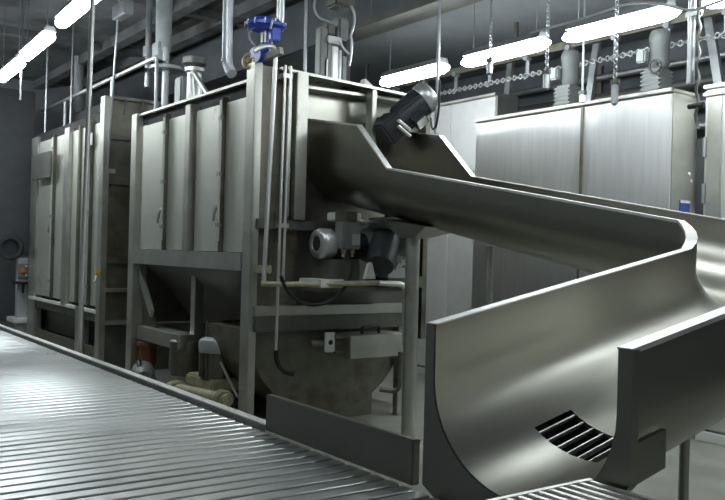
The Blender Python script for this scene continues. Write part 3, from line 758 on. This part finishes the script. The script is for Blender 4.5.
for k in range(4):
    b = B(); b.cyl((c.x-.36+.15*k, 3.66, FLOOR), (c.x-.36+.15*k, 3.66, -1.38), .025, 8); b.build('foot', 'dirty', pu)
b = B(); b.tube([(c.x+.1, 3.74, -.97), (-7.1, 3.74, -1.0), (-6.9, 3.74, -1.0)], .05, 12); b.build('outlet_pipe', 'limescale', pu)
b = B(); b.bar((c.x+.25, 3.64, -1.10), (c.x+.62, 3.64, -1.38), .015, .02); b.build('brace', 'alu', pu)
b = B(); p, q = aty(170, 388, 3.50), aty(244, 394, 3.50); b.tube([(p.x, 3.50, -1.45), (-6.85, 3.50, -1.38)], .055, 14)
wp = b.build('wrapped_pipe', 'limescale', label='yellowish scaled pipe with wrapped joints lying in front of the pump unit', cat='pipe')
b2 = []
for px in (176, 222):
    c_ = aty(px, 387, 3.50); b = B()
    zc = -1.45 + (.07)*(c_.x-p.x)/(-6.85-p.x)
    b.torus((c_.x, 3.50, zc), (1, .1, .25), .065, .022, 20, 8); b.torus((c_.x+.05, 3.50, zc+.01), (1, -.2, -.4), .065, .020, 20, 8)
    b.bm.verts.ensure_lookup_table(); 
    ORG['wrapped_pipe'] = ORG[wp.name]; b.build('wrapping', 'limescale', wp)
for x in (p.x+.1, -7.0):
    b = B(); b.box(x-.03, x+.03, 3.46, 3.54, FLOOR, -1.47); b.build('pipe_stand', 'dirty', wp)
ob = thing('suction_pipe', (-9.4, 3.66, FLOOR), 'rusty orange suction pipe with a grey hose coupling at the foot of the left post', 'pipe')
c = aty(147, 350, 3.66)
b = B(); b.tube([(c.x, 3.68, -1.12), (c.x, 3.66, -1.36)], .10, 16); b.lathe((c.x, 3.68, -1.14), (0, 0, 1), [(0, .13), (.04, .13)], 18); b.build('pipe', 'rust', ob)
b = B(); c2_ = aty(154, 378, 3.52); b.lathe((c.x-.02, 3.62, -1.42), (1, -.35, -.12), [(0, .09), (.1, .13), (.35, .13), (.42, .09)], 20); b.build('hose_coupling', 'cast', ob)
b = B(); b.tube([(c.x+.05, 3.55, -1.31), (c.x+.22, 3.48, -1.30), (c.x+.36, 3.46, -1.42), (c.x+.5, 3.46, -1.5)], .028, 8, .08); b.build('hose', 'rubber', ob)
b = B(); b.box(c.x-.1, c.x+.1, 3.55, 3.75, FLOOR, -1.5, .01); b.build('foot', 'dirty', ob)

# ------------------------------------------------------------------ tall cabinets at the back right
def cabinet(x0, x1, y0, y1, z1, seams, lb, face='cab'):
    t = thing('steel_cabinet', ((x0+x1)/2, (y0+y1)/2, FLOOR), lb, 'cabinet')
    B().box(x0, x1, y0+.03, y1, FLOOR+.1, z1-.02, .006).build('body', 'frame', t)
    xs = [x0] + seams + [x1]
    for a, c in zip(xs, xs[1:]):
        B().box(a+.006, c-.006, y0, y0+.035, FLOOR+.12, z1-.05, .006).build('front_panel', face, t)
    B().box(x0-.01, x1+.01, y0-.02, y1, z1-.035, z1, .006).build('top_trim', 'frame', t)
    B().box(x0, x1, y0-.03, y1, FLOOR, FLOOR+.09, .006).build('plinth', 'white', t)
    return t
ca = cabinet(-6.97, -4.45, 6.6, 7.02, 1.545, [-5.44], 'tall brushed steel cabinet carrying two motors behind the chute')
p = atx(685, 207, -4.44)
b = B(); b.box(-4.448, -4.440, p.y-.075, p.y+.075, p.z-.06, p.z+.06); s_ = b.build('label_sticker', 'sticker', ca)
b = B(); b.box(-4.441, -4.437, p.y-.075, p.y+.075, p.z+.035, p.z+.06); b.build('sticker_band', 'paper', s_)
for (px, py) in ((690, 174), (692, 181)):
    p = atx(px, py, -4.44); b = B(); b.lathe((-4.448, p.y, p.z), (1, 0, 0), [(0, .018), (.006, .018)], 12); b.build('plug', 'paper', ca)
B().box(-5.455, -5.425, 6.585, 6.6, FLOOR+.12, 1.5).build('seam_strip', 'dirty', ca)
cb = cabinet(-9.6, -7.47, 7.4, 7.8, 2.03, [-8.3], 'paler white cabinet standing farther back behind the tilted gearmotor', 'white')
cc2 = cabinet(-4.40, -2.2, 7.05, 7.5, 1.62, [-3.3], 'steel cabinet with hinged doors at the right edge of the photo')
for z in (1.05, .62):
    p = aty(704, 155, 7.03); b = B(); b.cyl((p.x, 7.035, z-.09), (p.x, 7.035, z+.09), .018, 10); b.build('hinge', 'galv', cc2)
B().box(-4.36, -4.22, 7.03, 7.05, -.6, 1.5, .004).build('hinge_post', 'frame', cc2)
B().bar((-4.4, 7.03, 1.53), (-2.2, 7.03, 1.53), .03, .03).build('door_rail', 'frame', cc2)
# motors on the cabinet
def cab_motor(x, label, cable):
    t = thing('cabinet_motor', (x, 6.85, 1.545), label, 'motor', 'motors on the tall cabinet')
    B().box(x-.13, x+.13, 6.72, 6.98, 1.545, 1.57, .004).build('foot_plate', 'dirty', t)
    b = B(); b.box(x-.11, x+.10, 6.76, 6.96, 1.57, 1.80, .02)
    for k in range(5): b.box(x-.113, x+.103, 6.757, 6.963, 1.60+.04*k, 1.618+.04*k)
    b.build('gearbox', 'drive', t)
    b = B(); b.lathe((x+.02, 6.86, 1.80), (0, 0, 1), [(0, .07), (.04, .09), (.24, .09), (.26, .10), (.32, .10), (.36, .08), (.38, .03)], 22); b.build('motor_body', 'drive', t)
    B().box(x-.15, x-.05, 6.72, 6.80, 1.86, 1.99, .015).build('terminal_box', 'cast', t)
    if cable:
        b = B(); b.torus((x+.07, 6.72, 1.80), (0, 1, 0), .06, .010, 18, 6); b.build('cable_loop', 'rubber', t)
    return t
cab_motor(-5.85, 'grey vertical motor on the tall cabinet left of its centre seam', False)
cab_motor(-4.78, 'grey vertical motor with a black cable loop on the right end of the tall cabinet', True)

# ------------------------------------------------------------------ overhead trolley conveyor behind the lamps
tc = thing('overhead_chain_conveyor', (-6, 7.35, 1.9), 'overhead chain conveyor with trolleys running along under the strip lights', 'conveyor')
RZ = 2.12; RY = 7.25
B().box(-12, 3, RY-.03, RY+.03, RZ+.20, RZ+.28).build('track', 'dirty', tc)
b = B(); x = -12
k = 0
while x < 3:
    c = Vector((x, RY, RZ)); b.torus(c, (0, 0, 1) if k % 2 else (0, 1, 0), .026, .008, 12, 6); x += .048; k += 1
bmesh.ops.scale(b.bm, vec=(1, 1, 1), verts=b.bm.verts)
b.build('chain', 'alu', tc)
x = -9.9
while x < -2:
    b = B(); b.bar((x, RY, RZ), (x, RY, RZ+.22), .02, .05); b.lathe((x, RY-.05, RZ+.20), (0, 1, 0), [(0, .035), (.08, .035)], 14); b.torus((x, RY-.04, RZ-.02), (0, 1, 0), .03, .008, 14, 6)
    b.build('trolley', 'galv', tc); x += .62
for x in (-10, -7, -4, -1):
    b = B(); b.bar((x, RY, RZ+.28), (x, RY, 2.78), .04, .04); b.build('hanger', 'dark', tc)
# inclined steel struts from the cabinets to the ceiling
for (xa, ya, xb, yb_, Y, lb) in ((513, 40, 506, 112, 7.9, 'inclined steel strut rising behind the rear end of the tall cabinet'),
                                 (597, 45, 589, 100, 7.9, 'inclined steel strut between the two cabinet motors'),
                                 (713, 45, 720, 90, 7.9, 'inclined steel strut above the right edge cabinet')):
    p, q = aty(xa, ya, Y), aty(xb, yb_, Y)
    d = (p-q); top = q + d*((2.78-q.z)/d.z); bot = q + d*((FLOOR-q.z)/d.z)
    b = B(); b.bar(bot, top, .09, .05, (0, 1, 0)); b.build('steel_strut', 'galv', label=lb, cat='strut')
# service pipes along the back wall
pr = thing('pipe_rack', (-6.5, 8.85, FLOOR), 'rack of long service pipes in front of the dark back wall', 'pipes')
for Z, r, m in ((1.55, .05, 'galv'), (1.80, .035, 'pvc'), (2.05, .07, 'dark'), (2.32, .04, 'alu')):
    b = B(); b.cyl((-16, 8.72, Z), (3, 8.72, Z), r, 12); b.build('service_pipe', m, pr)
for x in (-14, -10.4, -7.0, -3.4, 1):
    B().box(x-.03, x+.03, 8.80, 8.86, FLOOR, 2.5).build('rack_post', 'dark', pr)
B().box(XL, XR, 5.93, 5.995, 2.74, CEIL).build('ceiling_beam', 'wallb', kind='structure')  # dark sheet added over the soffit face to keep it dark
# lower soffit over the cabinets, ceiling beams and cable tray
sof = atz(415, 19, 2.78)
B().box(XL, XR, 6.0, YB, 2.78, CEIL).build('ceiling_soffit', 'wall', kind='structure')
for i, y in enumerate((1.2, 4.75, 5.5)):
    B().box(XL, XR, y-.09, y+.09, CEIL-.16, CEIL).build('ceiling_beam', 'ceiling', kind='structure')
for i, x in enumerate((-14.2, -11.2, -8.6)):
    B().box(x-.08, x+.08, YF, YB, CEIL-.12, CEIL).build('ceiling_beam', 'ceiling', kind='structure')
p, q = aty(386, 20, 6.5), aty(470, 0, 6.5)
ct = thing('cable_tray', (-6.5, 6.5, 2.5), 'dark cable tray under the ceiling above the first strip light', 'tray')
b = B(); b.box(-8.6, 2, 5.62, 5.66, 2.62, 2.70); b.box(-8.6, 2, 5.92, 5.96, 2.62, 2.70); b.box(-8.6, 2, 5.62, 5.96, 2.61, 2.62); b.build('tray', 'dark', ct)
for x in (-8, -5.5, -3, -.5):
    b = B(); b.cyl((x, 5.84, 2.66), (x, 5.84, CEIL), .008, 6); b.build('hanger_rod', 'galv', ct)

# hanging chains and pulls
def pull(px, ytop, ychain, yend, Y, label, kind='chain'):
    a, c, e = aty(px, ytop, Y), aty(px+.5, ychain, Y), aty(px+1, yend, Y)
    t = thing('hanging_pull', (c.x, Y, e.z), label, 'pull chain')
    b = B(); z = e.z if kind == 'rod' else c.z; k = 0
    if kind == 'rod':
        b.cyl((c.x, Y, c.z), (c.x, Y, 2.78), .011, 8)
    else:
        while z < CEIL:
            b.torus((c.x, Y, z), (1, 0, 0) if k % 2 else (0, 1, 0), .017, .006, 10, 5); z += .032; k += 1
    b.build('chain' if kind != 'rod' else 'rod', 'galv', t)
    b = B(); L = c.z-e.z; b.lathe((c.x, Y, c.z+.01), (0, 0, -1), [(0, .012), (.02, .032), (L*.9, .030), (L, .008)], 12); b.build('grip', 'galv' if kind != 'rod' else 'white', t)
    b = B(); b.box(c.x-.04, c.x+.04, Y-.02, Y+.02, c.z-.0, c.z+.04, .004); b.build('clamp', 'dark', t)
    return t
pull(614.5, 8, 84, 107, 5.9, 'chain pull with a grey grip hanging in front of the long strip light')
pull(546, 8, 74, 91, 5.9, 'chain pull with a short grip hanging between two strip lights')
pull(489.5, 0, 62, 76, 5.9, 'chain pull ending just below the middle strip light, over the rear cabinet gap')
pull(582, 48, 95, 104, 6.45, 'white rod pull hanging in front of the centre seam of the tall cabinet', 'rod')
dr = thing('drop_tube', (-3.9, 5.95, .9), 'thick grey drop tube with twisted chain and black cross handle by the cabinet corner', 'tube')
p, q = aty(691.5, 20, 5.95), aty(690.5, 84, 5.95)
B().cyl((q.x, 5.95, q.z), (q.x, 5.95, CEIL), .03, 12).build('tube', 'galv', dr)
b = B(); n_ = 60
b.tube([(q.x+.075+.012*math.cos(k*1.3), 5.93+.012*math.sin(k*1.3), aty(697, 130, 5.95).z + k*(CEIL-aty(697, 130, 5.95).z)/n_) for k in range(n_+1)], .012, 6); b.build('twisted_chain', 'dark', dr)
p = aty(697, 106, 5.95); b = B(); b.cyl((p.x-.06, 5.93, p.z), (p.x+.07, 5.93, p.z), .022, 10); b.build('cross_handle', 'rubber', dr)
p = aty(694, 14, 5.95); b = B(); b.obox((p.x, 5.95, p.z), (.07, 0, 0), (0, .03, 0), (0, 0, .04), .02); b.build('top_clamp', 'alu', dr)
# rod and cable by the tilted gearmotor
rd = thing('hanging_conduit', (-5.66, 4.9, 1.2), 'grey conduit with a black cable hanging beside the tilted gearmotor', 'pipe')
p, q = aty(440.3, 0, 5.35), aty(437.5, 120, 5.35)
B().cyl((q.x-.02, 5.35, 1.18), (p.x, 5.35, CEIL), .018, 10).build('conduit', 'galv', rd)
b = B(); b.tube([aty(439.5, 80, 5.33), aty(439, 110, 5.33), aty(436, 128, 5.33), aty(432, 130, 5.35), aty(431, 118, 5.4)], .011, 8, .08); b.build('cable', 'rubber', rd)
# sagging white cable along the ceiling on the right
b = B(); cp = [aty(*q, 5.8) for q in ((530, 33), (575, 21), (612, 9), (625, 4), (645, 2), (668, 5), (690, 12), (712, 4), (740, -6))]
b.tube(cp, .012, 8, .12); b.build('ceiling_cable', 'alu', label='pale cable sagging above the long strip light to the drop tube', cat='cable')

# ------------------------------------------------------------------ world and view
w = bpy.data.worlds.new('world'); bpy.context.scene.world = w; w.use_nodes = True
w.node_tree.nodes['Background'].inputs[0].default_value = (.5, .55, .6, 1); w.node_tree.nodes['Background'].inputs[1].default_value = .02
vs = bpy.context.scene.view_settings
vs.view_transform = 'Standard'; vs.look = 'None'; vs.exposure = .48; vs.gamma = 1; vs.use_curve_mapping = False
